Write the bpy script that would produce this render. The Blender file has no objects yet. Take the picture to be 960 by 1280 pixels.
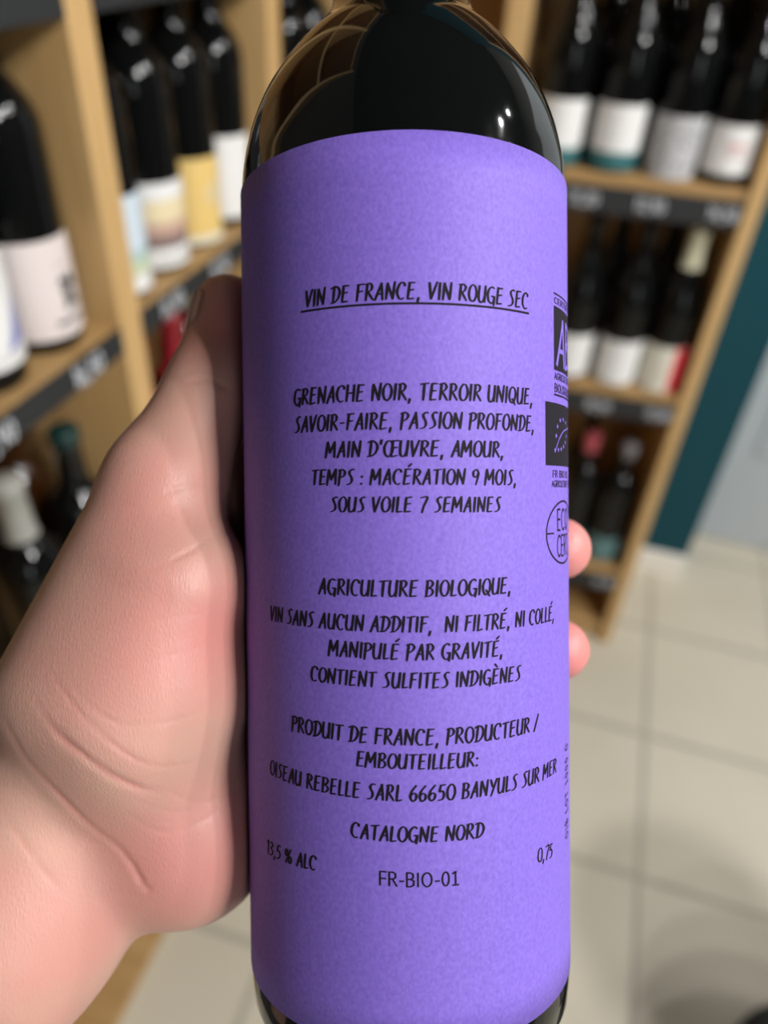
import bpy, bmesh, math, random
import numpy as np
from mathutils import Vector, Matrix
random.seed(4)
C = bpy.context.scene.collection
PI = math.pi

# ------------------------------------------------------------------ camera, light, exposure
F, CX, CY = 961.0, 480.0, 640.0             # focal length and centre of the 960x1280 frame
CAM_H = 1.40

def _n(v): return v / np.linalg.norm(v)
def _dir(x, y): return np.array([x - CX, -(y - CY), -F])
_up = -_n(_dir(401, 1820))
_fw = _dir(856, -130); _fw = _n(_fw - _fw.dot(_up) * _up)
ROT = np.stack([np.cross(_fw, _up), _fw, _up])          # camera axes -> world axes
CAM_POS = np.array([0, 0, CAM_H])
def cw(p_mm): return Vector(ROT @ (np.asarray(p_mm, float) * .001) + CAM_POS)

cd = bpy.data.cameras.new('camera'); cam = bpy.data.objects.new('camera', cd); C.objects.link(cam)
cam.matrix_world = Matrix.Translation(CAM_POS) @ Matrix(ROT.tolist()).to_4x4()
cd.sensor_fit = 'VERTICAL'; cd.sensor_height = 32.0; cd.lens = F / 1280 * 32.0
cd.clip_start = .01
cd.dof.use_dof = True; cd.dof.focus_distance = .154; cd.dof.aperture_fstop = cd.lens / 3.8
S = bpy.context.scene
S.camera = cam
S.view_settings.view_transform = 'Standard'; S.view_settings.look = 'None'
S.view_settings.gamma = 1; S.view_settings.use_curve_mapping = False
S.view_settings.exposure = 0.12

w = bpy.data.worlds.new('world'); S.world = w; w.use_nodes = True
w.node_tree.nodes['Background'].inputs[0].default_value = (.9, .95, 1, 1)
w.node_tree.nodes['Background'].inputs[1].default_value = .06

def area(name, loc, target, size, power, col=(1, .97, .93), shape='SQUARE', size_y=None, spread=PI):
    l = bpy.data.lights.new(name, 'AREA'); l.energy = power; l.color = col
    l.shape = shape; l.size = size; l.spread = spread
    if size_y: l.size_y = size_y
    o = bpy.data.objects.new(name, l); C.objects.link(o); o.location = loc
    o.rotation_euler = (Vector(target) - Vector(loc)).to_track_quat('-Z', 'Y').to_euler()
    return o
area('ceiling_panel_light', (1.8, -.68, 2.66), (0, .2, 1.2), .40, 62, (1, .985, .97))
area('ceiling_panel_light', (1.8, .85, 2.66), (.1, 1.1, .6), .5, 19, (1, .985, .97))
area('shop_window_light', (1.45, -2.1, 1.45), (0, .5, 1.2), .5, 10, (.95, .98, 1), 'RECTANGLE', 1.5)
for x, y, p in ((1.18, -.40, 6), (1.20, .05, 8), (1.22, .42, 8), (1.24, .80, 7), (1.25, 1.15, 5)):
    area('track_spot_light', (x, y, 2.55), (x - .6, y + .25, 1.0), .06, p, (1, .985, .97), 'DISK')

# ------------------------------------------------------------------ helpers
def mat(name, col, rough=.5, metal=0, spec=.5, noise=None, sss=0, bump=None, coat=0):
    """noise = (scale xyz, second colour, detail, low, high); bump = (scale xyz, strength, distance)"""
    m = bpy.data.materials.new(name); m.use_nodes = True
    nt = m.node_tree; b = nt.nodes['Principled BSDF']
    b.inputs['Base Color'].default_value = (*col, 1)
    b.inputs['Roughness'].default_value = rough; b.inputs['Metallic'].default_value = metal
    b.inputs['Specular IOR Level'].default_value = spec
    b.inputs['Coat Weight'].default_value = coat
    if noise or bump:
        tc = nt.nodes.new('ShaderNodeTexCoord')
    def tex(scale, detail):
        mp = nt.nodes.new('ShaderNodeMapping'); mp.inputs['Scale'].default_value = scale
        nt.links.new(tc.outputs['Object'], mp.inputs['Vector'])
        n = nt.nodes.new('ShaderNodeTexNoise'); n.inputs['Scale'].default_value = 1; n.inputs['Detail'].default_value = detail
        nt.links.new(mp.outputs[0], n.inputs['Vector']); return n
    if noise:
        sc, c2, det, lo, hi = noise
        n = tex(sc, det)
        r = nt.nodes.new('ShaderNodeValToRGB')
        r.color_ramp.elements[0].position = lo; r.color_ramp.elements[0].color = (*col, 1)
        r.color_ramp.elements[1].position = hi; r.color_ramp.elements[1].color = (*c2, 1)
        nt.links.new(n.outputs['Fac'], r.inputs[0]); nt.links.new(r.outputs[0], b.inputs['Base Color'])
    if bump:
        n = tex(bump[0], 4)
        bp = nt.nodes.new('ShaderNodeBump'); bp.inputs['Strength'].default_value = bump[1]; bp.inputs['Distance'].default_value = bump[2]
        nt.links.new(n.outputs['Fac'], bp.inputs['Height']); nt.links.new(bp.outputs[0], b.inputs['Normal'])
    if sss:
        b.inputs['Subsurface Weight'].default_value = sss
        b.inputs['Subsurface Radius'].default_value = (.004, .0016, .0009)
        b.inputs['Subsurface Scale'].default_value = 1.0
    return m

def obj(name, bm, m, parent=None, smooth=False):
    me = bpy.data.meshes.new(name)
    if isinstance(bm, bmesh.types.BMesh):
        bmesh.ops.recalc_face_normals(bm, faces=bm.faces[:]) if smooth != 'keep' else None
        bm.to_mesh(me); bm.free()
    else:
        me.from_pydata([tuple(v) for v in bm[0]], [], bm[1])
    for x in (m if isinstance(m, (list, tuple)) else [m]): me.materials.append(x)
    if smooth:
        for p in me.polygons: p.use_smooth = True
    o = bpy.data.objects.new(name, me); C.objects.link(o)
    if parent: o.parent = parent
    return o
def tag(o, label, cat, group=None):
    o['label'] = label; o['category'] = cat
    if group: o['group'] = group
    return o
def thing(name, label, cat, loc=(0, 0, 0), rotz=0, group=None):
    o = bpy.data.objects.new(name, None); C.objects.link(o); o.location = loc; o.rotation_euler = (0, 0, rotz)
    o.empty_display_size = .05
    return tag(o, label, cat, group)
def struct(o): o['kind'] = 'structure'; return o
def add_box(bm, lo, hi, bev=0):
    c = [(a + b) / 2 for a, b in zip(lo, hi)]; s = [b - a for a, b in zip(lo, hi)]
    r = bmesh.ops.create_cube(bm, size=1, matrix=Matrix.Translation(c) @ Matrix.Diagonal((*s, 1)))
    if bev:
        es = {e for v in r['verts'] for e in v.link_edges}
        bmesh.ops.bevel(bm, geom=list(es), offset=bev, segments=2, affect='EDGES', profile=.5)
    return bm
def box(lo, hi, bev=0): return add_box(bmesh.new(), lo, hi, bev)
def add_lathe(bm, prof, n=48):
    rings = []
    for r, z in prof:
        if r < 1e-6: rings.append([bm.verts.new((0, 0, z))])
        else: rings.append([bm.verts.new((r * math.cos(2 * PI * i / n), r * math.sin(2 * PI * i / n), z)) for i in range(n)])
    for a, b in zip(rings, rings[1:]):
        for i in range(n):
            j = (i + 1) % n
            if len(a) == 1 and len(b) == 1: continue
            if len(a) == 1: bm.faces.new((a[0], b[i], b[j]))
            elif len(b) == 1: bm.faces.new((a[i], a[j], b[0]))
            else: bm.faces.new((a[i], a[j], b[j], b[i]))
    return bm
def lathe(prof, n=48): return add_lathe(bmesh.new(), prof, n)
def smooth_prof(pts, k=5):
    """Catmull-Rom through profile points"""
    P = [np.array(p, float) for p in pts]; P = [2 * P[0] - P[1]] + P + [2 * P[-1] - P[-2]]
    out = []
    for i in range(1, len(P) - 2):
        for t in np.linspace(0, 1, k, endpoint=False):
            a, b, c, d = P[i - 1:i + 3]
            out.append(tuple(.5 * (2 * b + (c - a) * t + (2 * a - 5 * b + 4 * c - d) * t * t + (3 * b - a - 3 * c + d) * t ** 3)))
    out.append(tuple(P[-2])); return out

# ------------------------------------------------------------------ materials
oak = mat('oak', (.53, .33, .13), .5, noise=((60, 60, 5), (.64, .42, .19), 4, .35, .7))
oak_flat = mat('oak_board', (.40, .235, .088), .5, noise=((5, 60, 60), (.50, .315, .135), 4, .35, .7))  # board oak toned down: dim light on the shelf edges put into the colour
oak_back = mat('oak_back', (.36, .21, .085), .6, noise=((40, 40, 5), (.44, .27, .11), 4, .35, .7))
glass = mat('dark_bottle_glass', (.003, .0035, .0035), .06, spec=.36)
slate = mat('slate_strip', (.018, .02, .022), .6)
chalk = mat('chalk', (.62, .64, .68), .8)
white_paper = mat('white_label_paper', (.80, .80, .79), .7)
ink = mat('black_ink', (.010, .008, .012), .7, spec=.15)

# ------------------------------------------------------------------ the room
XL, XR, YB, YF, ZC = -.775, 2.3, 1.685, -2.2, 2.7
def tile_mat():
    m = mat('floor_tiles', (.54, .495, .39), .4, noise=((3, 3, 3), (.60, .555, .45), 3, .3, .7))
    nt = m.node_tree; b = nt.nodes['Principled BSDF']
    src = b.inputs['Base Color'].links[0].from_socket
    tc = nt.nodes.new('ShaderNodeTexCoord'); mp = nt.nodes.new('ShaderNodeMapping')
    mp.inputs['Location'].default_value = (-.3235 / .30, -.8075 / .327, 0); mp.inputs['Scale'].default_value = (1 / .30, 1 / .327, 1)
    nt.links.new(tc.outputs['Object'], mp.inputs[0])
    br = nt.nodes.new('ShaderNodeTexBrick'); br.offset = 0
    br.inputs['Scale'].default_value = 1; br.inputs['Brick Width'].default_value = 1; br.inputs['Row Height'].default_value = 1
    br.inputs['Mortar Size'].default_value = .020; br.inputs['Mortar Smooth'].default_value = .1
    br.inputs['Color2'].default_value = (1, 1, 1, 1)
    br.inputs['Mortar'].default_value = (.37, .345, .28, 1)
    nt.links.new(mp.outputs[0], br.inputs['Vector'])
    nt.links.new(src, br.inputs['Color1']); nt.links.new(src, br.inputs['Color2'])
    nt.links.new(br.outputs['Color'], b.inputs['Base Color'])
    return m
struct(obj('floor', box((XL - .1, YF - .1, -.05), (XR + .1, 2.2, 0)), tile_mat()))
teal = mat('teal_paint', (.006, .058, .080), .6, spec=.2)
plaster = mat('plaster', (.11, .108, .10), .8)
struct(obj('wall_left', box((XL - .1, YF, 0), (XL, 2.2, ZC)), mat('dark_plaster', (.07, .065, .06), .8)))
struct(obj('wall_back', box((XL, YB, 0), (.392, YB + .19, ZC)), teal))
struct(obj('wall_right', box((XR, YF, 0), (XR + .1, 2.2, ZC)), plaster))
struct(obj('wall_front', box((XL, YF - .1, 0), (XR, YF, ZC)), mat('dark_wall_paint', (.06, .06, .065), .8)))
struct(obj('ceiling', box((XL - .1, YF - .1, ZC), (XR + .1, 2.2, ZC + .05)), mat('ceiling_paint', (.035, .035, .035), .9)))
struct(obj('baseboard_back', box((.236, YB - .012, 0), (.394, YB + .02, .072), .003), mat('pale_tile_plinth', (.84, .82, .76), .4)))
# pale grey door standing in the recess beside the teal wall
bm = box((.392, 1.885, .004), (1.35, 1.925, 2.05), .003)
d = struct(obj('door_1', bm, mat('pale_grey_door', (.44, .49, .52), .45, noise=((3, 3, 2), (.50, .54, .56), 2, .3, .7))))
obj('door_panel', box((.50, 1.879, .30), (1.24, 1.886, .95), .004), mat('door_field', (.46, .51, .54), .4), d)
obj('door_handle', box((.455, 1.855, 1.0), (.475, 1.886, 1.16), .006), mat('steel', (.6, .6, .6), .3, 1), d)
struct(obj('wall_recess', box((.392, 1.93, 0), (XR, 2.0, ZC)), plaster))

# ------------------------------------------------------------------ stroke lettering
def G(w, *strokes): return (w, strokes)
def arc(cx, cy, rx, ry, a0, a1, n=9):
    return [(cx + rx * math.cos(math.radians(a0 + (a1 - a0) * i / (n - 1))), cy + ry * math.sin(math.radians(a0 + (a1 - a0) * i / (n - 1)))) for i in range(n)]
_O = arc(.23, .5, .22, .5, 100, 470, 20)
_A = [[(.0, -.02), (.28, 1.0)], [(.27, 1.0), (.40, 0.0)], [(.06, .34), (.37, .36)]]
_E = [[(.08, 1), (.04, 0)], [(.08, .98), (.38, 1.0)], [(.06, .54), (.33, .57)], [(.04, .0), (.36, .05)]]
_C = arc(.25, .5, .24, .5, 52, 300, 14)
_D = [[(.13, .98), (.08, .03)], [(-.06, .90), (.12, 1.0), (.33, .93), (.46, .64), (.40, .28), (.20, .04), (-.05, .0)]]
_U = [[(.03, 1), (.02, .35), (.08, .05), (.2, .0), (.32, .15), (.39, .5)], [(.40, 1.0), (.38, 0.0)]]
_I = [[(.06, 1), (.05, 0)]]
HAND = {
 'A': G(.44, *_A),
 'B': G(.42, [(.07, 1), (.05, 0)], [(-.02, .95), (.22, 1.0), (.35, .82), (.27, .60), (.08, .53), (.30, .47), (.38, .24), (.26, .04), (-.02, .0)]),
 'C': G(.44, _C, [(.38, .93), (.41, .78)]),
 'D': G(.47, *_D),
 'E': G(.41, *_E), 'F': G(.38, [(.08, 1), (.04, 0)], [(.0, .96), (.40, 1.0)], [(.06, .54), (.33, .57)]),
 'G': G(.46, arc(.25, .5, .24, .5, 55, 290, 14) + [(.40, .20), (.42, .40)], [(.26, .42), (.46, .43)], [(.43, .42), (.41, -.12)]),
 'H': G(.46, [(.05, 1), (.04, 0)], [(.41, 1), (.40, 0)], [(.05, .5), (.40, .54)]),
 'I': G(.13, *_I),
 'L': G(.31, [(.06, 1), (.04, 0)], [(.04, .0), (.32, .06)]),
 'M': G(.56, [(.05, 1.0), (-.02, -.04)], [(.05, 1.0), (.22, .30)], [(.22, .30), (.46, 1.02)], [(.46, 1.02), (.50, 0)]),
 'N': G(.47, [(.05, .98), (.03, 0)], [(.05, .98), (.38, .02)], [(.38, .02), (.43, 1.04)]),
 'O': G(.46, _O), 'P': G(.38, [(.07, .98), (.03, -.06)], [(-.04, .93), (.20, 1.0), (.36, .84), (.30, .58), (.07, .45)]),
 'Q': G(.48, _O, [(.22, .28), (.46, -.10)]),
 'R': G(.43, [(.07, .98), (.04, 0)], [(-.03, .95), (.20, 1.0), (.34, .84), (.28, .60), (.07, .50)], [(.14, .50), (.43, .0)]),
 'S': G(.38, [(.38, .97), (.26, 1.0), (.13, .86), (.17, .66), (.27, .45), (.29, .20), (.17, .04), (.0, .0)]),
 'T': G(.40, [(.20, .97), (.19, 0)], [(-.02, .94), (.44, 1.0)]),
 'U': G(.44, *_U),
 'V': G(.42, [(.02, 1), (.16, .0)], [(.16, .0), (.42, 1.04)]),
 'X': G(.42, [(.02, 1), (.38, .0)], [(.40, 1), (.0, .0)]),
 'Y': G(.42, [(.03, 1), (.19, .52)], [(.42, 1.0), (.10, -.10)]),
 '0': G(.44, _O), '1': G(.22, [(.02, .84), (.16, 1.0), (.14, 0)]),
 '2': G(.40, [(.04, .80), (.20, 1.0), (.34, .80), (.22, .40), (.02, .02)], [(.02, .02), (.38, .04)]),
 '4': G(.42, [(.26, 1.0), (.02, .36)], [(.02, .36), (.40, .38)], [(.30, .62), (.28, -.02)]),
 '8': G(.40, [(.32, .88), (.18, 1.0), (.06, .80), (.20, .55), (.34, .28), (.20, .0), (.04, .24), (.20, .54), (.33, .80)]),
 '3': G(.38, [(.04, .92), (.22, 1.0), (.33, .80), (.14, .56), (.32, .38), (.28, .10), (.0, .0)]),
 '5': G(.38, [(.12, 1), (.06, .56), (.22, .60), (.34, .36), (.26, .08), (.0, .0)], [(.12, .98), (.38, 1.0)]),
 '6': G(.40, [(.30, 1.0), (.10, .66), (.03, .26), (.16, .0), (.34, .14), (.34, .40), (.20, .50), (.05, .32)]),
 '7': G(.40, [(.02, .94), (.40, 1.0), (.24, .40), (.16, -.04)]),
 '9': G(.40, [(.37, .76), (.24, 1.0), (.06, .84), (.08, .56), (.26, .52), (.37, .80), (.34, .40), (.24, -.02)]),
 ',': G(.16, [(.08, .08), (.03, -.22)]), '.': G(.14, [(.05, .06), (.06, .0)]),
 ':': G(.16, [(.06, .56), (.06, .48)], [(.05, .08), (.05, .0)]),
 "'": G(.12, [(.07, 1.05), (.04, .78)]), '-': G(.30, [(.03, .42), (.26, .45)]),
 '/': G(.34, [(.0, -.05), (.32, 1.05)]),
 '%': G(.62, arc(.14, .74, .11, .24, 90, 450, 12), arc(.46, .26, .11, .24, 90, 450, 12), [(.10, -.02), (.50, 1.02)]),
 ' ': G(.20),
}
HAND['Œ'] = G(.70, _O, *[[(x + .36, y) for x, y in s] for s in _E])
HAND['É'] = G(.41, *_E, [(.20, 1.14), (.38, 1.34)])
HAND['È'] = G(.41, *_E, [(.08, 1.34), (.27, 1.13)])
PLAIN = {
 'F': G(.46, [(.06, 0), (.06, 1), (.44, 1)], [(.06, .5), (.40, .5)]),
 'R': G(.54, [(.06, 0), (.06, 1)], [(.06, 1), (.28, 1), (.43, .90), (.43, .62), (.28, .5), (.06, .5)], [(.26, .5), (.50, 0)]),
 '-': G(.32, [(.04, .38), (.28, .38)]),
 'B': G(.54, [(.06, 0), (.06, 1)], [(.06, 1), (.28, 1), (.42, .90), (.42, .64), (.28, .53), (.06, .53)], [(.28, .53), (.46, .42), (.46, .12), (.28, 0), (.06, 0)]),
 'I': G(.20, [(.08, 0), (.08, 1)]), 'O': G(.68, arc(.32, .5, .28, .5, 90, 450, 24)),
 '0': G(.52, arc(.25, .5, .20, .5, 90, 450, 20)), '1': G(.46, [(.06, .82), (.24, 1), (.24, 0)], [(.06, 0), (.42, 0)]),
 'A': G(.58, [(.0, 0), (.28, 1), (.56, 0)], [(.12, .36), (.44, .36)]), 'C': G(.54, arc(.32, .5, .28, .5, 50, 310, 14)),
 'E': G(.46, [(.42, 1), (.06, 1), (.06, 0), (.42, 0)], [(.06, .52), (.38, .52)]),
 'G': G(.60, arc(.32, .5, .28, .5, 50, 330, 14) + [(.56, .45), (.36, .45)]),
 'T': G(.50, [(.24, 0), (.24, 1)], [(.0, 1), (.48, 1)]), 'L': G(.42, [(.06, 1), (.06, 0), (.40, 0)]),
 'U': G(.56, [(.06, 1), (.06, .25), (.16, .04), (.28, 0), (.40, .04), (.50, .25), (.50, 1)]),
 'Q': G(.68, arc(.32, .5, .28, .5, 90, 450, 24), [(.40, .2), (.62, -.1)]),
 'É': G(.46, [(.42, 1), (.06, 1), (.06, 0), (.42, 0)], [(.06, .52), (.38, .52)], [(.2, 1.12), (.36, 1.3)]),
 ' ': G(.26),
}
def smooth_line(pts, sub=4):
    if len(pts) < 3: 
        a, b = np.array(pts[0], float), np.array(pts[-1], float)
        return [a + (b - a) * t for t in np.linspace(0, 1, 5)]
    return [np.array(p) for p in smooth_prof(pts, sub)]
def text_strokes(txt, font, track=.10):
    """centre lines of a text, cap height 1, and its width"""
    x = 0; out = []
    for ch in txt:
        wd, st = font[ch]
        for s in st: out.append([(px + x, py) for px, py in s])
        x += wd + track
    return out, x - track
def ribbons(strokes, pen, taper=True, smooth=True, nib=.35):
    """flat ribbons (quads in 2-D) along centre lines; a slanted nib makes them thick and thin"""
    V, Fc = [], []
    for s in strokes:
        p = smooth_line(s) if smooth else [np.array(q, float) for q in s]
        if not smooth and len(p) < 9:                    # keep long strokes on the curve of the glass
            p = [a + (b - a) * k / 5 for a, b in zip(p, p[1:]) for k in range(5)] + [p[-1]]
        n = len(p); base = len(V)
        for i in range(n):
            t = p[min(i + 1, n - 1)] - p[max(i - 1, 0)]; L = np.linalg.norm(t) or 1; t = t / L
            nn = np.array([-t[1], t[0]])
            if smooth is False and 0 < i < n - 1:       # mitre
                t0 = p[i] - p[i - 1]; t0 = t0 / np.linalg.norm(t0); nn0 = np.array([-t0[1], t0[0]])
                nn = nn / max(.75, nn.dot(nn0))
            hw = pen / 2
            if taper:
                u = i / (n - 1)
                hw *= (1 - nib * abs(t[0])) * (.78 + .5 * math.sin(PI * min(1, .15 + u * .85)) ** .8 * .6)
            e = t * hw * .5 * (-1 if i == 0 else 1 if i == n - 1 else 0)
            V += [p[i] + nn * hw + e, p[i] - nn * hw + e]
        for i in range(n - 1):
            a = base + 2 * i; Fc.append((a, a + 1, a + 3, a + 2))
    return V, Fc

# ------------------------------------------------------------------ the bottle held in the hand
R_L, R_G = .0373, .0371                                   # label and glass radius
A0 = np.array([5.1, 0, -181.2])                           # a point of the bottle's axis, camera axes, mm
EZ = _n(np.array([-.0100, 1, .022])); EX = _n(np.array([1, 0, -.028]) - EZ * np.dot([1, 0, -.028], EZ)); EY = np.cross(EZ, EX)
H0 = -116.0                                               # foot of the bottle below A0
BROT = ROT @ np.stack([EX, EY, EZ], 1)
bottle = thing('wine_bottle', 'dark wine bottle with plain purple text label, held upright in a hand', 'bottle')
bottle.matrix_world = Matrix.Translation(cw(A0 + EZ * H0)) @ Matrix(BROT.tolist()).to_4x4()
def to_cyl(px, py):
    """pixel -> (angle from the front, height over the foot) on the label"""
    d0 = _n(_dir(px, py)); o = -A0
    L = np.array([[EX @ d0, EY @ d0, EZ @ d0], [EX @ o, EY @ o, EZ @ o]])
    a = L[0, 0] ** 2 + L[0, 1] ** 2; b = L[0, 0] * L[1, 0] + L[0, 1] * L[1, 1]; c = L[1, 0] ** 2 + L[1, 1] ** 2 - (R_L * 1000) ** 2
    t = (-b - math.sqrt(max(0, b * b - a * c))) / a
    q = L[1] + t * L[0]
    return math.atan2(q[0], -q[1]), (q[2] - H0) * .001
def on_label(phi, h, off): r = R_L + off; return (r * math.sin(phi), -r * math.cos(phi), h)
TOP = to_cyl(508, 162)[1]; BOT = (-102.0 - H0) * .001
prof = [(0, .004), (.020, .003), (.030, .0008), (.0325, 0), (.0350, .0022), (.0366, .0065), (R_G, .012)]
prof += [(R_G, z) for z in np.linspace(.02, .180, 12)]
sh = [(R_G, .187), (.0364, .1945), (.0345, .2025), (.0310, .2105), (.0255, .2185), (.0200, .2245), (.0166, .2300), (.0155, .2365), (.0150, .246)]
prof += smooth_prof(sh, 5) + [(.0148, .27), (.0147, .286), (.0162, .288), (.0164, .298), (.0150, .301), (.0, .301)]
obj('glass_body', lathe(prof, 128), glass, bottle, True)
paper = mat('purple_paper', (.170, .105, .50), .62, spec=.35,
            noise=((1500, 1500, 1100), (.235, .150, .62), 6, .28, .72), bump=((2500, 2500, 2500), .12, .0002))
NL = 160
bm = bmesh.new(); th = .00012
def lbl_ring(h, r): return [bm.verts.new((r * math.sin(p), -r * math.cos(p), h)) for p in np.linspace(-2.9, 2.9, NL)]
hs = np.linspace(BOT, TOP, 24)
rg = [lbl_ring(BOT, R_L - th)] + [lbl_ring(h, R_L) for h in hs] + [lbl_ring(TOP, R_L - th)]
for a, b in zip(rg, rg[1:]):
    for i in range(NL - 1): bm.faces.new((a[i], a[i + 1], b[i + 1], b[i]))
label = obj('label', bm, paper, bottle, True)

def wrap(V2, Fc, fn, name, m, off=.00006):
    """2-D ribbons -> mesh on the label; fn maps (x, y) to (phi, h)"""
    V = [on_label(*fn(x, y), off) for x, y in V2]
    return obj(name, (V, Fc), m, label)
def line(txt, p0, p1, cap, font=HAND, slant=.10, pen=.152, track=.115, taper=True):
    a, b = to_cyl(*p0), to_cyl(*p1)
    st, wd = text_strokes(txt, font, track)
    rnd = random.Random(txt)
    if font is HAND:
        st = [[(x + (rnd.random() - .5) * .02, y + (rnd.random() - .5) * .035) for x, y in s] for s in st]
    V, Fc = ribbons(st, pen, taper, smooth=(font is HAND))
    capm = cap / F * .1445
    x_s = (b[0] - a[0]) / wd
    def fn(x, y):
        x = x + slant * y * (capm / (abs(x_s) * R_L)) * .9
        return a[0] + x * x_s, a[1] + (b[1] - a[1]) * x / wd + y * capm
    return wrap(V, Fc, fn, 'lettering', ink)
for t in (
    ('VIN DE FRANCE, VIN ROUGE SEC', (382, 384), (659, 386.5), 20.5),
    ('GRENACHE NOIR, TERROIR UNIQUE,', (368, 507), (665, 506), 20.5),
    ('SAVOIR-FAIRE, PASSION PROFONDE,', (369, 541), (667, 539.5), 20),
    ("MAIN D'ŒUVRE, AMOUR,", (408, 572), (629, 571.5), 19.5),
    ('TEMPS : MACÉRATION 9 MOIS,', (390, 606), (645, 606), 19),
    ('SOUS VOILE 7 SEMAINES', (413.5, 639.5), (625, 639.5), 18.5),
    ('AGRICULTURE BIOLOGIQUE,', (399, 742), (638, 741), 20),
    ('VIN SANS AUCUN ADDITIF,  NI FILTRÉ, NI COLLÉ,', (338, 775), (692, 775), 19.5),
    ('MANIPULÉ PAR GRAVITÉ,', (411.5, 819), (628, 819.5), 19.5),
    ('CONTIENT SULFITES INDIGÈNES', (389, 850.5), (650, 850), 19),
    ('PRODUIT DE FRANCE, PRODUCTEUR /', (365, 913), (672, 912), 20),
    ('EMBOUTEILLEUR:', (446, 957), (598, 957), 18.5),
    ('OISEAU REBELLE SARL 66650 BANYULS SUR MER', (338, 967), (695, 965), 19.5),
    ('CATALOGNE NORD', (439, 1046), (604, 1046), 19),
    ('13,5 % ALC', (334, 1066), (395, 1088), 18.5),
    ('0,75', (672, 1078), (690, 1071), 18.5)):
    line(*t)
line('FR-BIO-01', (474, 1106), (574, 1105.5), 17.5, PLAIN, 0, .115, .09, False)
a, b = to_cyl(376.5, 390), to_cyl(661, 392)
pts = np.linspace(0, 1, 40)
wrap([(a[0] + (b[0] - a[0]) * t, a[1] + (b[1] - a[1]) * t + s * .00020) for t in pts for s in (1, -1)],
     [(2 * i, 2 * i + 1, 2 * i + 3, 2 * i + 2) for i in range(39)], lambda x, y: (x, y), 'underline', ink)

# certification marks near the right silhouette: laid out in millimetres (u to the right, v up) from a corner
def mm(origin):
    a, h = to_cyl(*origin)
    return lambda u, v: (a + u * .001 / R_L, h + v * .001)
def quad_grid(u0, v0, u1, v1, n=10):
    V = []; Fc = []
    for i in range(n + 1):
        u = u0 + (u1 - u0) * i / n; V += [(u, v0), (u, v1)]
    for i in range(n): Fc.append((2 * i, 2 * i + 2, 2 * i + 3, 2 * i + 1))
    return V, Fc
def put_text(txt, fn, u, v, cap, width, m, name='lettering', pen=.13, off=.00006, font=PLAIN):
    st, wd = text_strokes(txt, font, .1)
    V, Fc = ribbons(st, pen, False, False)
    return wrap([(u + x * width / wd, v + y * cap) for x, y in V], Fc, fn, name, m, off)
logo_ink = mat('logo_ink', (.014, .012, .018), .7, spec=.15)
fn = mm((692.5, 462))                                       # organic farming mark: dark square with two letters
wrap(*quad_grid(0, 0, 13, 13.2), fn, 'farming_logo', logo_ink)
st = [[(.0, 0), (.42, 1.0)], [(.41, 1.0), (.52, 0)], [(.16, .32), (.48, .32)], [(.72, 1.0), (.66, 0)], [(.72, 1.0), (.98, .9), (.95, .6), (.70, .52)], [(.70, .52), (1.02, .42), (.98, .08), (.66, 0)]]
V, Fc = ribbons(st, .10, False, False)
wrap([(1.4 + x * 9.6, 1.2 + y * 9.6) for x, y in V], Fc, fn, 'logo_letters', paper, .0001)
wrap(*quad_grid(0, 15.6, 13, 15.95), fn, 'logo_rule', logo_ink)
wrap(*quad_grid(0, -5.3, 13, -4.9), fn, 'logo_rule', logo_ink)
put_text('CERTIFIÉ', fn, .2, 13.8, 1.2, 12.6, logo_ink)
put_text('AGRICULTURE', fn, .2, -1.9, 1.4, 12.6, logo_ink)
put_text('BIOLOGIQUE', fn, .2, -4.5, 1.7, 12.6, logo_ink)
fn = mm((682, 581.5))                                       # leaf of stars on a dark field
wrap(*quad_grid(0, 0, 19.5, 13.0), fn, 'leaf_logo', logo_ink)
leaf = [(7.2, 9.6), (5.6, 8.2), (4.8, 6.2), (4.2, 3.2), (6.0, 3.4), (7.8, 3.6), (9.6, 4.2), (11.2, 5.2), (12.4, 6.6), (13.8, 8.4), (11.8, 9.4), (9.4, 9.9)]
V, Fc = [], []
for u, v in leaf:
    b0 = len(V)
    V += [(u, v)] + [(u + (.62 if k % 2 == 0 else .26) * math.sin(k * PI / 5), v + (.62 if k % 2 == 0 else .26) * math.cos(k * PI / 5)) for k in range(10)]
    Fc += [(b0, b0 + 1 + (k + 1) % 10, b0 + 1 + k) for k in range(10)]
V2, F2 = ribbons([[(4.2, 3.0), (6.5, 5.6), (9.5, 7.4), (13.0, 8.2)]], .28, False, True)
Fc += [tuple(i + len(V) for i in f) for f in F2]; V += V2
wrap(V, Fc, fn, 'leaf_stars', paper, .0001)
put_text('FR BIO 01', fn, 3.0, -2.4, 1.4, 11, logo_ink)
put_text('AGRICULTURE FR', fn, 2.6, -4.4, 1.3, 13, logo_ink)
fn = mm((683, 667.5))                                       # round certification mark
circ = [arc(9.2, 0, 9.2, 6.6, 0, 360, 60)]
V, Fc = ribbons([arc(9.0, 0, 9.0, 6.6, 0, 360, 60)], .42, False, False)
wrap(V, Fc, fn, 'round_logo', logo_ink)
V, Fc = ribbons([[(0, 0), (3, 0), (3.2, 0)], [(15, 0), (18, 0)]], .34, False, False)
wrap(V, Fc, fn, 'logo_rule', logo_ink)
put_text('ECO', fn, 5.0, .5, 4.4, 8.6, logo_ink, 'logo_letters', .10)
put_text('CERT', fn, 5.0, -5.0, 4.4, 8.6, logo_ink, 'logo_letters', .10)
fn0 = mm((705.5, 1052))
st, wd = text_strokes('OIB LOT 1000 O', PLAIN, .3)
V, Fc = ribbons(st, .13, False, False)
wrap([(3.4 - y * 2.6, x * 20.5 / wd) for x, y in V], Fc, fn0, 'lettering', ink)

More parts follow.
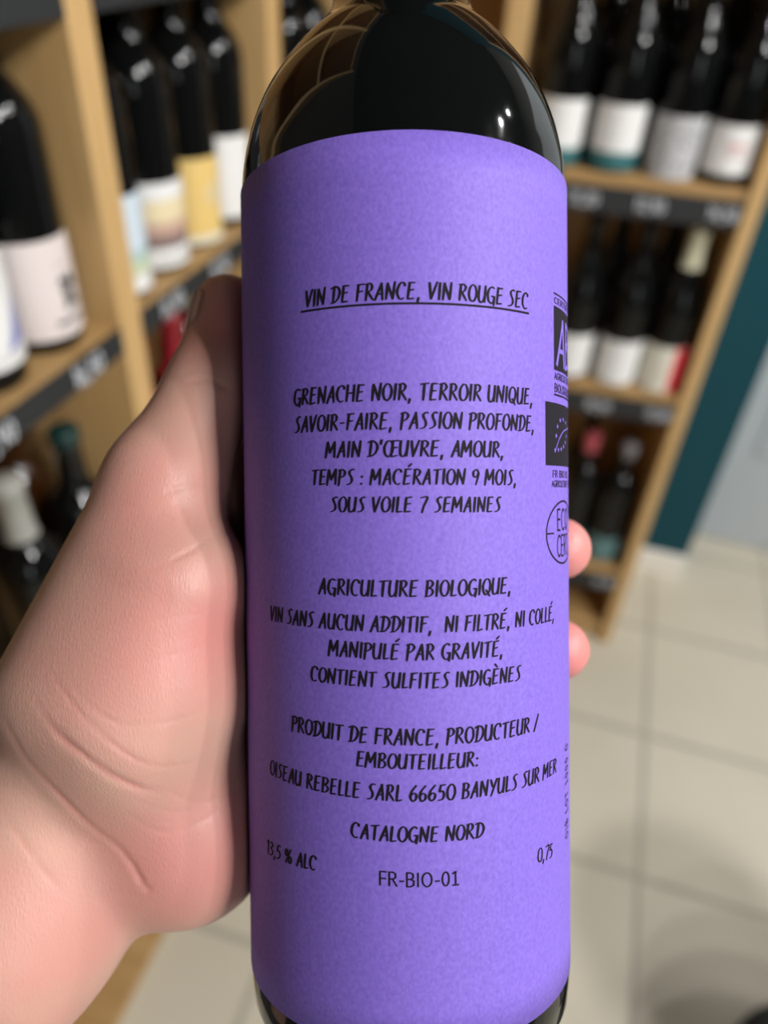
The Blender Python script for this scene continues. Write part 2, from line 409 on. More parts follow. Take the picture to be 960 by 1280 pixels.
# ------------------------------------------------------------------ the hand (camera axes, mm)
def P(px, py, d): return np.array([(px - CX) / F * d, -(py - CY) / F * d, -d])
def RC(theta, rad, y):
    t = math.radians(theta); return A0 + np.array([rad * math.cos(t), y, rad * math.sin(t)])
caps = []      # (a, b, ra, rb, k)
def cap(a, b, ra, rb, k=5): caps.append((np.asarray(a), np.asarray(b), ra, rb, k))
# forearm and wrist
cap(P(-520, 1610, 222), P(10, 1165, 185), 43, 24, 8)
cap(P(-400, 1540, 224), P(30, 1120, 188), 43, 25, 8)
W1, W2 = P(72, 985, 183), P(132, 1070, 187)
cap(P(0, 1130, 180), W1, 23, 19, 8); cap(P(15, 1170, 182), W2, 22, 17, 8)
# thumb
TT, TI, TM, TC = P(285, 388, 196), P(266, 486, 188), P(206, 606, 180), P(90, 868, 179)
cap(TT, TI, 9.0, 10.0, 4); cap(TI, TM, 11.0, 13.0, 5); cap(TM, TC, 13.4, 17.6, 6)
# ball of the thumb
cap(P(218, 730, 176), P(160, 880, 177), 17.5, 22, 8)
cap(P(215, 860, 180), P(190, 930, 182), 19, 19, 8)
FING = {'index': (218, 13, 20, 318), 'middle': (220, -7, -9.6, 333.5), 'ring': (220, -27, -36.0, 333.5), 'little': (216, -46, -58, 316)}
TIPS = {}
for nme, (tm, ym, yt, tt) in FING.items():
    s = {'index': 1, 'middle': 1.03, 'ring': 1, 'little': .88}[nme]
    pts = [RC(tm, 37.4 + 13 * s, ym)] + [RC(tm + (tt - tm) * f, 37.4 + r * s, ym + (yt - ym) * f) for f, r in ((.40, 10.6), (.72, 9.2), (1, 8.2))]
    rad = [12 * s, 9.9 * s, 8.8 * s, 7.9 * s]
    for i in range(3): cap(pts[i], pts[i + 1], rad[i], rad[i + 1], 3)
    TIPS[nme] = (pts[2], pts[3], rad[3])
    src = {'index': P(120, 880, 194), 'middle': P(150, 950, 196), 'ring': P(175, 1010, 197), 'little': P(205, 1060, 194)}[nme]
    cap(src, pts[0], 16, 12.5 * s, 8)
    if nme == 'index': cap(P(205, 690, 190), pts[0], 11, 10, 8)
    if nme == 'little': cap(P(238, 1044, 188), pts[0], 18, 13, 8)
cap(P(150, 1035, 190), P(238, 1046, 189), 17, 18, 8)
cap(P(180, 930, 186), P(225, 1000, 188), 20, 19, 8)

CREASE = [  # (pixel line, depth mm, half width px)
 ([(283, 612), (255, 606), (225, 610), (190, 622)], .35, 3.2),
 ([(300, 655), (270, 668), (235, 690), (190, 712), (150, 722)], .3, 3),
 ([(240, 662), (200, 640), (150, 648)], .15, 3),
 ([(210, 472), (235, 478), (260, 474), (285, 486), (302, 484)], .4, 3.5),
 ([(215, 462), (245, 464), (280, 470)], .2, 3),
 ([(40, 870), (70, 915), (105, 945), (150, 975), (185, 988), (205, 987)], .55, 4.5),
 ([(205, 987), (245, 1003), (280, 995), (304, 980)], .3, 4),
 ([(62, 838), (95, 885), (135, 925), (175, 952), (210, 958), (260, 950)], .3, 3),
 ([(85, 850), (110, 880), (150, 905), (190, 905), (240, 895), (290, 872)], .2, 3),
 ([(75, 910), (120, 960), (160, 990)], .2, 3),
 ([(0, 890), (30, 945), (70, 990), (110, 1030), (150, 1062), (172, 1095), (184, 1114)], .5, 4),
 ([(165, 1075), (178, 1105), (192, 1116)], .5, 4),
 ([(0, 1010), (40, 1070), (85, 1125)], .2, 5),
 ([(150, 1012), (200, 1040), (250, 1028), (290, 1000)], .2, 3),
 ([(165, 1000), (215, 1015), (250, 1010)], .15, 3),
 ([(130, 800), (200, 775), (270, 765)], .12, 2.5), ([(120, 845), (190, 825), (285, 800)], .12, 2.5),
 ([(150, 745), (220, 728), (280, 720)], .1, 2.5),
]
def build_hand():
    vox = 1.2
    lo = np.array([-285., -282., -284.]); hi = np.array([66., 62., -128.])
    n = np.ceil((hi - lo) / vox).astype(int) + 1
    ax = [lo[i] + np.arange(n[i]) * vox for i in range(3)]
    Dm = np.full(n, 60., np.float32)
    for a, b, ra, rb, k in caps:
        rm = max(ra, rb) + 14
        l = np.minimum(a, b) - rm; h = np.maximum(a, b) + rm
        sl = tuple(slice(max(0, int((l[i] - lo[i]) / vox)), max(0, min(n[i], int((h[i] - lo[i]) / vox) + 2))) for i in range(3))
        X, Y, Z = np.meshgrid(*[ax[i][sl[i]] for i in range(3)], indexing='ij')
        if X.size == 0: continue
        ab = b - a; L2 = ab @ ab
        px, py, pz = X - a[0], Y - a[1], Z - a[2]
        t = np.clip((px * ab[0] + py * ab[1] + pz * ab[2]) / L2, 0, 1)
        d = np.sqrt((px - t * ab[0]) ** 2 + (py - t * ab[1]) ** 2 + (pz - t * ab[2]) ** 2) - (ra + (rb - ra) * t)
        cur = Dm[sl]
        hh = np.clip(.5 + .5 * (cur - d) / k, 0, 1)
        Dm[sl] = np.where(cur > 50, d, cur * (1 - hh) + d * hh - k * hh * (1 - hh))
    i0 = int((-70 - lo[0]) / vox)                            # carve the room for the bottle
    X, Y, Z = np.meshgrid(ax[0][i0:], ax[1], ax[2], indexing='ij')
    q = np.stack([X - A0[0], Y - A0[1], Z - A0[2]], -1)
    dist = np.sqrt((q @ EX) ** 2 + (q @ EY) ** 2)
    Dm[i0:] = np.maximum(Dm[i0:], 37.5 - dist)
    # surface nets
    s = Dm < 0
    c = [s[i:n[0] - 1 + i, j:n[1] - 1 + j, k:n[2] - 1 + k] for i in (0, 1) for j in (0, 1) for k in (0, 1)]
    cnt = sum(x.astype(np.int8) for x in c); act = (cnt > 0) & (cnt < 8)
    idx = -np.ones(act.shape, int); cells = np.argwhere(act); idx[act] = np.arange(len(cells))
    acc = np.zeros((len(cells), 3)); num = np.zeros(len(cells))
    corners = [(i, j, k) for i in (0, 1) for j in (0, 1) for k in (0, 1)]
    for ca in corners:
        for axn in range(3):
            if ca[axn]: continue
            cb = list(ca); cb[axn] = 1
            va = Dm[tuple((cells + ca).T)]; vb = Dm[tuple((cells + cb).T)]
            m = (va < 0) != (vb < 0)
            t = np.where(m, va / np.where(m, va - vb, 1), 0)
            p = np.tile(np.array(ca, float), (len(cells), 1)); p[:, axn] = t
            acc[m] += p[m]; num[m] += 1
    V = lo + (cells + acc / num[:, None]) * vox
    faces = []
    for axn in range(3):
        o1, o2 = [(1, 2), (2, 0), (0, 1)][axn]
        sh_ = [1, 1, 1]; sh_[axn] = 0
        A = s[tuple(slice(1, n[i] - 1) if i != axn else slice(0, n[i] - 1) for i in range(3))]
        B = s[tuple(slice(1, n[i] - 1) if i != axn else slice(1, n[i]) for i in range(3))]
        for flip in (0, 1):
            e = np.argwhere((A & ~B) if not flip else (~A & B))
            base = e.copy()
            for i in range(3):
                if i != axn: base[:, i] += 1
            def ci(d1, d2):
                k = base.copy(); k[:, o1] -= d1; k[:, o2] -= d2; return idx[tuple(k.T)]
            quad = [ci(1, 1), ci(0, 1), ci(0, 0), ci(1, 0)]
            if flip: quad = quad[::-1]
            faces.append(np.stack(quad, 1))
    Fq = np.concatenate(faces)
    # Laplacian smoothing
    ed = np.concatenate([Fq[:, [0, 1]], Fq[:, [1, 2]], Fq[:, [2, 3]], Fq[:, [3, 0]]])
    for it in range(6):
        sm = np.zeros_like(V); ct = np.zeros(len(V))
        np.add.at(sm, ed[:, 0], V[ed[:, 1]]); np.add.at(ct, ed[:, 0], 1)
        np.add.at(sm, ed[:, 1], V[ed[:, 0]]); np.add.at(ct, ed[:, 1], 1)
        V = V + (sm / ct[:, None] - V) * (.5 if it % 2 == 0 else -.45 if it < 5 else .4)
    # keep off the glass
    q = V - A0; u = np.stack([q @ EX, q @ EY], 1); r = np.linalg.norm(u, axis=1); m = r < 37.45
    f = (37.45 / r - 1)[:, None]
    V = V + np.where(m[:, None], f * (u[:, :1] * EX + u[:, 1:] * EY), 0)
    # one linear subdivision
    ek = np.sort(ed, 1); ue, inv = np.unique(ek, axis=0, return_inverse=True); inv = inv.reshape(4, -1)
    n0, ne = len(V), len(ue)
    V = np.concatenate([V, (V[ue[:, 0]] + V[ue[:, 1]]) / 2, V[Fq].mean(1)])
    m_ = [n0 + inv[i] for i in range(4)]; cf = n0 + ne + np.arange(len(Fq))
    Fq = np.concatenate([np.stack([Fq[:, i], m_[i], cf, m_[i - 1]], 1) for i in range(4)])
    ed = np.concatenate([Fq[:, [0, 1]], Fq[:, [1, 2]], Fq[:, [2, 3]], Fq[:, [3, 0]]])
    for it in range(2):
        sm = np.zeros_like(V); ct = np.zeros(len(V))
        np.add.at(sm, ed[:, 0], V[ed[:, 1]]); np.add.at(ct, ed[:, 0], 1)
        np.add.at(sm, ed[:, 1], V[ed[:, 0]]); np.add.at(ct, ed[:, 1], 1)
        V = V + (sm / ct[:, None] - V) * .5
    # creases pressed into the skin
    nrm = np.zeros_like(V)
    fn_ = np.cross(V[Fq[:, 2]] - V[Fq[:, 0]], V[Fq[:, 3]] - V[Fq[:, 1]])
    for i in range(4): np.add.at(nrm, Fq[:, i], fn_)
    nrm /= np.linalg.norm(nrm, axis=1)[:, None] + 1e-9
    facing = (nrm * -V).sum(1) > 0
    pix = np.stack([CX + F * V[:, 0] / -V[:, 2], CY - F * V[:, 1] / -V[:, 2]], 1)
    bl = np.zeros(len(V))
    for pl, dep, hw in CREASE:
        pl = np.array([p for p in smooth_prof(pl, 6)])
        dmin = np.full(len(V), 1e9); um = np.zeros(len(V)); ns_ = len(pl) - 1
        for si, (a, b) in enumerate(zip(pl, pl[1:])):
            ab = b - a; t = np.clip(((pix - a) @ ab) / (ab @ ab), 0, 1)
            dd = np.linalg.norm(pix - a - t[:, None] * ab, axis=1)
            um = np.where(dd < dmin, (si + t) / ns_, um); dmin = np.minimum(dmin, dd)
        amt = .8 * dep * np.exp(-(dmin / hw) ** 2) * np.sin(np.clip(um, .001, .999) * PI) ** .7 * (.75 + .25 * np.sin(um * 17 + dep * 40))
        V = V - nrm * np.where(facing, amt, 0)[:, None]
        bl = np.maximum(bl, np.where(facing, np.minimum(.55, amt * 1.0), 0))
    spots = [(t[1], 15, 1.0) for t in TIPS.values()] + [(P(265, 790, 165), 17, .6), (P(250, 1080, 172), 18, .5), (P(215, 640, 168), 15, .3), (P(285, 400, 185), 14, .5)]
    for c_, r_, a_ in spots: bl = np.maximum(bl, a_ * np.exp(-(np.linalg.norm(V - c_, axis=1) / r_) ** 2))
    return V, Fq, bl

def skin_mat():
    m = mat('skin', (.56, .34, .262), .45, spec=.45, noise=((26, 26, 26), (.58, .285, .235), 3, .38, .68), sss=.25)
    nt = m.node_tree; b = nt.nodes['Principled BSDF']
    tc = nt.nodes.new('ShaderNodeTexCoord')
    vo = nt.nodes.new('ShaderNodeTexVoronoi'); vo.feature = 'DISTANCE_TO_EDGE'; vo.inputs['Scale'].default_value = 1300
    ns = nt.nodes.new('ShaderNodeTexNoise'); ns.inputs['Scale'].default_value = 160; ns.inputs['Detail'].default_value = 5
    mp = nt.nodes.new('ShaderNodeMapping'); mp.inputs['Scale'].default_value = (1, .45, 1); mp.inputs['Rotation'].default_value = (0, 0, .5)
    nt.links.new(tc.outputs['Object'], mp.inputs[0]); nt.links.new(mp.outputs[0], vo.inputs['Vector']); nt.links.new(tc.outputs['Object'], ns.inputs['Vector'])
    src = b.inputs['Base Color'].links[0].from_socket          # redder skin at the finger ends and pads
    at = nt.nodes.new('ShaderNodeAttribute'); at.attribute_name = 'blush'
    mx = nt.nodes.new('ShaderNodeMix'); mx.data_type = 'RGBA';
    col_in = [i for i in mx.inputs if i.type == 'RGBA']; col_in[1].default_value = (.66, .215, .20, 1)
    nt.links.new(at.outputs['Fac'], mx.inputs[0]); nt.links.new(src, col_in[0]); nt.links.new([o for o in mx.outputs if o.type == 'RGBA'][0], b.inputs['Base Color'])
    ad = nt.nodes.new('ShaderNodeMath'); ad.operation = 'MULTIPLY_ADD'; ad.inputs[1].default_value = .9
    nt.links.new(ns.outputs['Fac'], ad.inputs[0]); nt.links.new(vo.outputs['Distance'], ad.inputs[2])
    bp = nt.nodes.new('ShaderNodeBump'); bp.inputs['Strength'].default_value = .22; bp.inputs['Distance'].default_value = .0004
    nt.links.new(ad.outputs[0], bp.inputs['Height']); nt.links.new(bp.outputs[0], b.inputs['Normal'])
    return m
skin = skin_mat()
V, Fq, blush = build_hand()
hand_mm = V
hand = obj('hand', (V * .001, [tuple(int(i) for i in f) for f in Fq]), skin, None, True)
hand.data.attributes.new('blush', 'FLOAT', 'POINT').data.foreach_set('value', blush.astype(np.float32))
hand.matrix_world = Matrix.Translation(CAM_POS) @ Matrix(ROT.tolist()).to_4x4()
tag(hand, 'bare hand and wrist gripping the purple-labelled bottle from its side, thumb pointing up', 'hand')
nail_m = mat('nail', (.55, .33, .27), .25, spec=.5)
def nail(name, tip, prev, r, ndir, ln=12.5, wd=58):
    a = _n(tip - prev); nd = np.asarray(ndir, float); nd = _n(nd - a * (nd @ a)); b = np.cross(a, nd)
    nu, nv = 12, 12; V = []
    for dr in (0, -.55):
        for i in range(nu + 1):
            u = i / nu
            for j in range(nv + 1):
                s = -1 + 2 * j / nv
                lim = (1 - max(0, (u - .72) / .28) ** 2.2 * .75) * (1 - max(0, (.25 - u) / .25) ** 2 * .45)
                ph = math.radians(wd) * s * lim
                rr = r + .10 + dr - 1.6 * max(0, u - .45) ** 1.5
                t = -ln * .62 + u * ln
                V.append(tip + a * t + rr * (math.cos(ph) * nd + math.sin(ph) * b))
    K = (nu + 1) * (nv + 1); Fc = []
    for d_ in (0, 1):
        for i in range(nu):
            for j in range(nv):
                q = [d_ * K + i * (nv + 1) + j, d_ * K + (i + 1) * (nv + 1) + j, d_ * K + (i + 1) * (nv + 1) + j + 1, d_ * K + i * (nv + 1) + j + 1]
                Fc.append(tuple(q if d_ else q[::-1]))
    rim = [j for j in range(nv + 1)] + [i * (nv + 1) + nv for i in range(1, nu + 1)] + [nu * (nv + 1) + j for j in range(nv - 1, -1, -1)] + [i * (nv + 1) for i in range(nu - 1, 0, -1)]
    for x, y in zip(rim, rim[1:] + rim[:1]): Fc.append((x, y, y + K, x + K))
    return obj(name, (np.array(V) * .001, Fc), nail_m, hand, True)
nail('thumbnail', TT - _n(TT - TI) * 2.5, TI, 9.35, (-.95, 0, .20), 13, 52)
for nme, (p0, p1, r) in TIPS.items():
    od = p1 - A0; od = od - EZ * (od @ EZ)
    nail('fingernail', p1, p0, r + .2, od, 10.5, 48)

# ------------------------------------------------------------------ shelving
def tags(parent, pts, rot, txts):
    """price cards written in chalk along a slate strip"""
    for (x, y, z), t in zip(pts, txts):
        st, wd = text_strokes(t, HAND, .16)
        V2, Fc = ribbons(st, .17, True, True)
        s = .019
        V = []
        for u, v in V2:
            q = Vector(((u - wd / 2) * s, -.0012, (v - .5) * s)); q.rotate(Matrix.Rotation(rot, 3, 'Z')); V.append((x + q.x, y + q.y, z + q.z))
        obj('price_lettering', (V, Fc), chalk, parent)

# left-hand shelving: front plane x = FL, bays between double uprights
FL, BL = -.446, -.765
shelf_l = thing('shelving_unit', 'pale oak wine shelving along the wall beside the hand, with slate price strips', 'shelves', (FL, .65, 0))
ys = [(.212, .230), (.616, .6335), (.6345, .652), (1.005, 1.0225), (1.0235, 1.041), (1.352, 1.370)]
def LP(lo, hi, bev=.0015): return box((lo[0] - FL, lo[1] - .65, lo[2]), (hi[0] - FL, hi[1] - .65, hi[2]), bev)
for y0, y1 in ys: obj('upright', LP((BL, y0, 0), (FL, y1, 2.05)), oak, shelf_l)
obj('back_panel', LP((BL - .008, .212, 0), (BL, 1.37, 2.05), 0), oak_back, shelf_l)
LZ = [.022, .365, .70, 1.040, 1.372, 1.72, 2.03]
txt_l = [['12,50', '9,90', '16,50'], ['14,90', '13,50', '11,00'], ['15,90', '10,50', '18,00']]
for bi, (y0, y1) in enumerate(((.230, .616), (.652, 1.005), (1.041, 1.352))):
    for z in [(.64 if bi == 0 else .675) if q == .70 else q for q in LZ]:
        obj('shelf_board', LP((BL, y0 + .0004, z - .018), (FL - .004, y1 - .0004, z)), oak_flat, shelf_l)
        if z in (.64, .675, 1.040, 1.372):
            st = obj('price_strip', LP((FL - .0035, y0 + .002, z - (.066 if z > 1.3 else .026)), (FL + .001, y1 - .002, z + .001), .0008), slate, shelf_l)
            tags(st, [(.0015, y0 + (y1 - y0) * f - .65, z - .0125) for f in (.17, .5, .83)], PI / 2, txt_l[bi])

# right-hand shelving facing the camera, turned a few degrees
FR_X, FR_Y, RR = .227, 1.374, math.radians(4.5)
shelf_r = thing('shelving_unit', 'oak wine shelving standing against the teal wall, facing the viewer', 'shelves', (FR_X, FR_Y, 0), RR)
def RW(x, y, z=0):
    """unit coordinates (x to the right from the outer corner, y into the unit) -> world"""
    return (FR_X + x * math.cos(RR) - y * math.sin(RR), FR_Y + x * math.sin(RR) + y * math.cos(RR), z)
DP = .275
for x0, x1 in ((-.024, 0), (-.4235, -.406), (-.441, -.4235), (-.655, -.637)):
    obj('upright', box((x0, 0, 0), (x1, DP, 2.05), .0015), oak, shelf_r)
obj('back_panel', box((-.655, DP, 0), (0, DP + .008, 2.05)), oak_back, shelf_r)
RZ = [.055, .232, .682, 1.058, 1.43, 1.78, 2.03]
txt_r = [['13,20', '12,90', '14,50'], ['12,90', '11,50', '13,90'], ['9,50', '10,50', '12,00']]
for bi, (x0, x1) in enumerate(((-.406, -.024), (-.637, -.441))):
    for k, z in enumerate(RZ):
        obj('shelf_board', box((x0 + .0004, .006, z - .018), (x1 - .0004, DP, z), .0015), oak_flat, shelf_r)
        if .1 < z < 1.5 and bi == 0:
            st = obj('price_strip', box((x0 + .002, .001, z - .060), (x1 - .002, .0055, z - .017), .0008), slate, shelf_r)
            tags(st, [(x0 + (x1 - x0) * f, 0, z - .038) for f in (.34, .62, .92)], 0, txt_r[k % 3])
obj('kickboard', box((-.637, .02, 0), (-.024, .036, .036)), oak, shelf_r)

# ------------------------------------------------------------------ shelf bottles
BORD = [(0, .004), (.022, .002), (.033, .0005), (.0365, .003), (.038, .010), (.038, .10), (.038, .182)] + smooth_prof([(.038, .187), (.0372, .196), (.033, .209), (.0245, .222), (.0185, .230), (.0155, .240), (.0148, .255)], 4) + [(.0146, .285), (.0160, .287), (.0160, .298), (.0145, .301), (0, .301)]
BURG = [(0, .004), (.022, .002), (.034, .0005), (.039, .003), (.041, .010), (.041, .10), (.041, .142)] + smooth_prof([(.041, .148), (.0402, .163), (.036, .184), (.028, .206), (.0205, .225), (.0165, .243), (.0150, .262)], 4) + [(.0146, .283), (.0162, .285), (.0162, .296), (.0145, .300), (0, .300)]
def curved_label(r, a0, a1, z0, z1, n=28, nz=10):
    V, Fc = [], []
    for j in range(nz + 1):
        for i in range(n + 1):
            a = a0 + (a1 - a0) * i / n; V.append((r * math.cos(a), r * math.sin(a), z0 + (z1 - z0) * j / nz))
    for j in range(nz):
        for i in range(n): q = j * (n + 1) + i; Fc.append((q, q + 1, q + n + 2, q + n + 1))
    return V, Fc
def patch(r, cells, fr):
    """flat marks printed on a round label: polygons in (arc, height) metres"""
    V, Fc = [], []
    for poly in cells:
        Fc.append(tuple(range(len(V), len(V) + len(poly))))
        V += [(r * math.cos(fr + s / r), r * math.sin(fr + s / r), z) for s, z in poly]
    return V, Fc
MS = {}
def colm(c, rough=.65):
    if c not in MS: MS[c] = mat('print_%d' % len(MS), c, rough)
    return MS[c]
def shelf_bottle(loc, label_, kind='bord', face=0, lab=None, span=2.4, bands=(), marks=(), capsule=None, group=None, name='wine_bottle', glass_m=None):
    """lab=(z0,z1,material); bands=(z0,z1,material); marks=(material, polygons); face = direction the label looks"""
    t = thing(name, label_, 'bottle', loc, 0, group)
    pr = BORD if kind == 'bord' else BURG; R = .038 if kind == 'bord' else .041
    obj('glass_body', lathe(pr, 40), glass_m or glass, t, True)
    if lab:
        l = obj('label', curved_label(R + .0004, face - span / 2, face + span / 2, lab[0], lab[1]), lab[2], t, True)
        for z0, z1, m in bands: obj('printed_band', curved_label(R + .0007, face - span / 2, face + span / 2, z0, z1), m, l, True)
        for m, polys in marks: obj('printed_motif', patch(R + .0009, polys, face), m, l)
    if capsule:
        m, z0 = capsule
        pp = [(r + .0005, z) for r, z in pr if z0 <= z]
        r0 = np.interp(z0, [z for r, z in pr[5:-1]], [r for r, z in pr[5:-1]])
        obj('capsule', lathe([(r0 + .0005, z0)] + pp[:-1] + [(0, pp[-1][1] + .0006)], 32), m, t, True)
    return t
black = colm((.02, .02, .02)); red = colm((.24, .006, .014), .35); teal_p = colm((.03, .14, .15)); white_p = white_paper
cream = colm((.72, .70, .60)); yellow = colm((.78, .55, .19)); pink = colm((.74, .66, .64)); grey_p = colm((.52, .52, .53))
LX, zl = -.500, 1.0405
def lface(x, y): return math.atan2(0, 1)
gl = 'bottles on the oak shelves beside the hand'
rnd = random.Random(3)
def scribble(s0, s1, z0, z1, n, rr, sz=.004):
    out = []
    for _ in range(n):
        s, z, q = rr.uniform(s0, s1), rr.uniform(z0, z1), rr.uniform(.4, 1) * sz
        k = rr.randint(4, 6); a = rr.random() * 6
        out.append([(s + q * rr.uniform(.6, 1.3) * math.cos(a + 2 * PI * i / k), z + q * rr.uniform(.6, 1.3) * math.sin(a + 2 * PI * i / k)) for i in range(k)])
    return out
def words_row(s0, s1, z, h, rr):
    out = []; s = s0
    while s < s1:
        w_ = rr.uniform(.002, .005); out.append([(s, z), (s + w_, z), (s + w_, z + h), (s, z + h)]); s += w_ + .0016
    return out
# nearest bay
blue_v = colm((.22, .24, .52))
shelf_bottle((LX, .482, zl), 'dark bottle with white label bearing a blue wedge, beside the pink-labelled one', 'bord', -.25, (.022, .118, white_p), 2.6,
    marks=[(blue_v, [[(.006 + .003 * k, .034 + .0008 * k), (.009 + .003 * k, .0348 + .0008 * k), (.009 + .003 * k, .0345 + .0062 * (k + 1)), (.006 + .003 * k, .0345 + .0062 * k)] for k in range(8)]), (colm((.35, .35, .36)), words_row(-.02, .012, .088, .010, rnd) + words_row(-.005, .026, .030, .002, rnd))], group=gl)
shelf_bottle((LX, .567, zl), 'dark bottle with pale pink label and black drawing, against the oak upright', 'bord', -.35, (.015, .106, pink), 2.5,
    marks=[(black, scribble(.006, .026, .040, .072, 40, rnd) + words_row(-.004, .028, .026, .006, rnd)), (colm((.5, .42, .4)), words_row(.004, .022, .080, .003, rnd))], group=gl)
for x, y in ((-.585, .50), (-.592, .574)):
    shelf_bottle((x, y, zl), 'unlabelled-looking dark bottle in the second row behind the pink-labelled bottle' if y > .55 else 'dark bottle in the second row behind the blue-wedge label bottle', 'bord', 0, group=gl)
# lower shelf of the nearest bay
zq = .6405
capg = colm((.33, .33, .30), .35)
shelf_bottle((-.497, .464, zq), 'dark bottle with a grey capsule below the nearest price strip', 'bord', -.3, (.03, .11, cream), capsule=(capg, .234), group=gl)
shelf_bottle((-.500, .560, zq), 'dark bottle with a dark green cap below the nearest price strip', 'bord', -.3, (.03, .11, cream), capsule=(colm((.004, .030, .028), .35), .284), group=gl)
shelf_bottle((-.592, .490, zq), 'plain black bottle behind the grey-capsuled one', 'bord', 0, group=gl)
shelf_bottle((-.592, .574, zq), 'amber-tinted bottle behind the dark green cap', 'bord', 0, group=gl, glass_m=mat('amber_glass', (.035, .012, .003), .1))
zq = .6755
# middle bay, upper shelf
def lf(y): return -.35
shelf_bottle((LX, .695, zl), 'dark bottle with pale blue and green label right of the oak upright', 'bord', -.3, (.008, .108, colm((.60, .70, .78))), 2.6,
    bands=[(.008, .026, white_p), (.026, .040, colm((.55, .62, .42))), (.040, .052, colm((.42, .56, .54)))], group=gl)
shelf_bottle((LX, .780, zl), 'dark bottle with landscape label of cream sky and dark hill', 'bord', -.3, (.008, .100, white_p), 2.6,
    bands=[(.030, .044, colm((.22, .15, .14))), (.044, .058, colm((.55, .36, .28))), (.058, .082, colm((.78, .66, .42)))], marks=[(colm((.4, .4, .38)), words_row(-.024, .024, .016, .004, rnd))], group=gl)
shelf_bottle((LX, .868, zl), 'dark bottle with tall yellow label', 'bord', -.3, (.006, .104, yellow), 2.6,
    bands=[(.006, .016, colm((.76, .72, .56)))], marks=[(colm((.70, .60, .38)), scribble(-.004, .016, .05, .085, 10, rnd, .006))], group=gl)
shelf_bottle((LX, .955, zl), 'dark bottle with plain white label beside the yellow-labelled one', 'bord', -.3, (.012, .110, white_p), 2.6, group=gl)
for y in (.735, .82, .905):
    shelf_bottle((-.592, y, zl), {.735: 'dark bottle in the second row behind the landscape label', .82: 'dark bottle in the second row behind the yellow label', .905: 'dark bottle in the second row behind the plain white label'}[y], 'bord', 0, group=gl)
# middle bay, lower shelf: red capsules
for i, (x, y) in enumerate(((-.497, .70), (-.497, .785), (-.55, .90))):
    shelf_bottle((x, y, zq), ['dark bottle with red capsule under the blue and green label, next to the oak upright', 'dark bottle with red capsule half hidden by the thumb', 'dark bottle with a black neck behind the thumb'][i],
        'bord', -.3, (.03, .11, cream), capsule=(red, .222) if i < 2 else None, group=gl)
# far bay, behind the bottle's neck
for i, y in enumerate((1.09, 1.178, 1.268)):
    shelf_bottle((LX, y, zl), ['dark bottle left of the held bottle\'s neck, next to the far oak upright', 'dark bottle just left of the held bottle\'s neck', 'dark bottle in the corner behind the held bottle\'s neck'][i], 'bord', -.4, (.012, .100, white_p), 2.6, group=gl)

# right-hand unit
gr = 'bottles on the oak shelves against the teal wall'
RF = -PI / 2 + RR
def rb(wx, into, z, *a, **k):
    """world x of the bottle, distance into the unit"""
    x = (wx - FR_X + into * math.sin(RR)) / math.cos(RR)
    return shelf_bottle(RW(x, into, z), *a, group=gr, **k)
z1, z2, z3 = 1.0585, .6825, .2325
rb(-.112, .048, z1, 'dark bottle with white label over a teal foot, first beside the held bottle', 'burg', RF, (.006, .100, white_p), bands=[(.006, .030, teal_p)])
rb(-.020, .048, z1, 'dark bottle with white label over a teal foot, second from the held bottle', 'burg', RF, (.006, .100, white_p), bands=[(.006, .032, teal_p)])
rb(.072, .048, z1, 'dark bottle with grey patterned label on the top shelf', 'burg', RF, (.002, .092, grey_p), marks=[(colm((.24, .24, .25)), scribble(-.035, .035, .01, .085, 80, rnd)), (colm((.66, .66, .68)), scribble(-.018, .018, .025, .070, 40, rnd))], capsule=None)
rb(.155, .048, z1, 'dark bottle with white label and faint red lettering, against the outer upright', 'burg', RF, (.018, .088, white_p), marks=[(colm((.70, .42, .40)), words_row(-.012, .024, .055, .008, rnd) + scribble(-.004, .02, .04, .06, 10, rnd))])
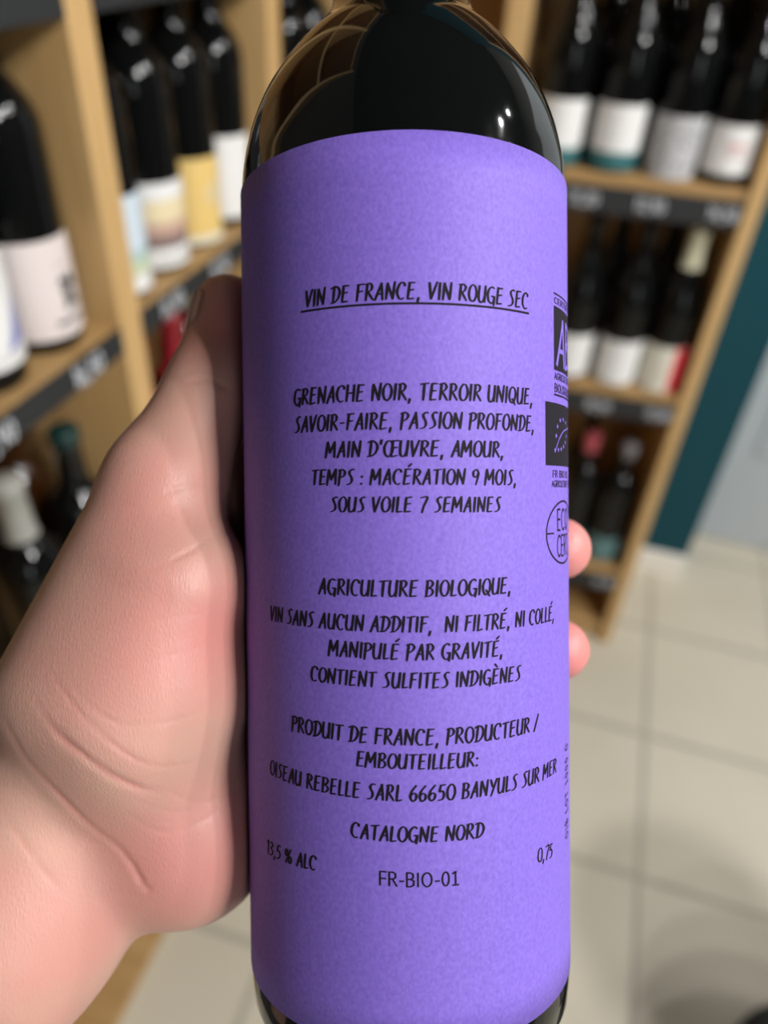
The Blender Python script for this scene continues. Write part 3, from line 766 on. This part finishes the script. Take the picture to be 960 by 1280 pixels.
for wx, lab_ in ((-.065, 'dark bottle in the second row behind the teal-footed labels'), (.025, 'dark bottle in the second row behind the grey patterned label'), (.118, 'dark bottle in the second row behind the faint red lettering')):
    rb(wx, .140, z1, lab_, 'burg', RF, capsule=(colm((.62, .47, .26), .5), .285) if wx == .118 else None)
rb(-.018, .048, z2, 'dark bottle with white label half hidden by the held bottle, middle shelf', 'burg', RF, (.010, .092, white_p))
rb(.072, .048, z2, 'dark bottle with plain white label in the middle of the shelf below', 'burg', RF, (.006, .092, white_p))
rb(.153, .048, z2, 'dark bottle with cream capsule and cream and red label', 'burg', RF, (.004, .094, cream), marks=[(colm((.70, .03, .05)), [[(s, .005), (s + .004, .005), (s + .004, .093), (s, .093)] for s in np.arange(.016, .044, .004)]), (colm((.62, .5, .36)), scribble(-.012, .006, .03, .06, 8, rnd))], capsule=(colm((.66, .64, .46), .5), .232))
for wx in (.028, .12): rb(wx, .140, z2, 'dark bottle with wine-red label in the second row of the middle shelf' if wx < .1 else 'dark bottle in the second row behind the cream capsule', 'burg', RF, (.01, .09, colm((.16, .012, .02))))
rb(.070, .075, z3, 'dark bottle with pink and red capsule on the lowest shelf', 'bord', RF, (.010, .06, teal_p), capsule=(colm((.55, .10, .13), .4), .262))
rb(.148, .060, z3, 'dark bottle with pale teal label and grey cap on the lowest shelf', 'bord', RF, (.008, .070, colm((.12, .24, .25))), capsule=(colm((.25, .24, .26), .35), .272))
rb(.060, .160, z3, 'dark bottle in the back row of the lowest shelf', 'bord', RF, (.01, .10, colm((.30, .18, .09))))

# ------------------------------------------------------------------ pedestal stool beside the viewer
blackm = mat('black_metal', (.012, .012, .013), .35)
stool = thing('stool', 'black pedestal stool whose round base stands on the floor in the lower right corner', 'stool', (.625, .515, 0))
obj('base', lathe([(0, .0), (.165, .0), (.166, .006), (.160, .014), (.12, .022), (.05, .034), (.03, .045), (0, .046)], 64), blackm, stool, True)
obj('post', lathe([(0, .03), (.027, .03), (.027, .25), (.021, .252), (.021, .38), (0, .38)], 32), blackm, stool)
obj('seat', lathe([(0, .375), (.13, .375), (.158, .385), (.165, .405), (.158, .425), (.13, .435), (0, .43)], 64), colm((.02, .02, .021), .5), stool, True)
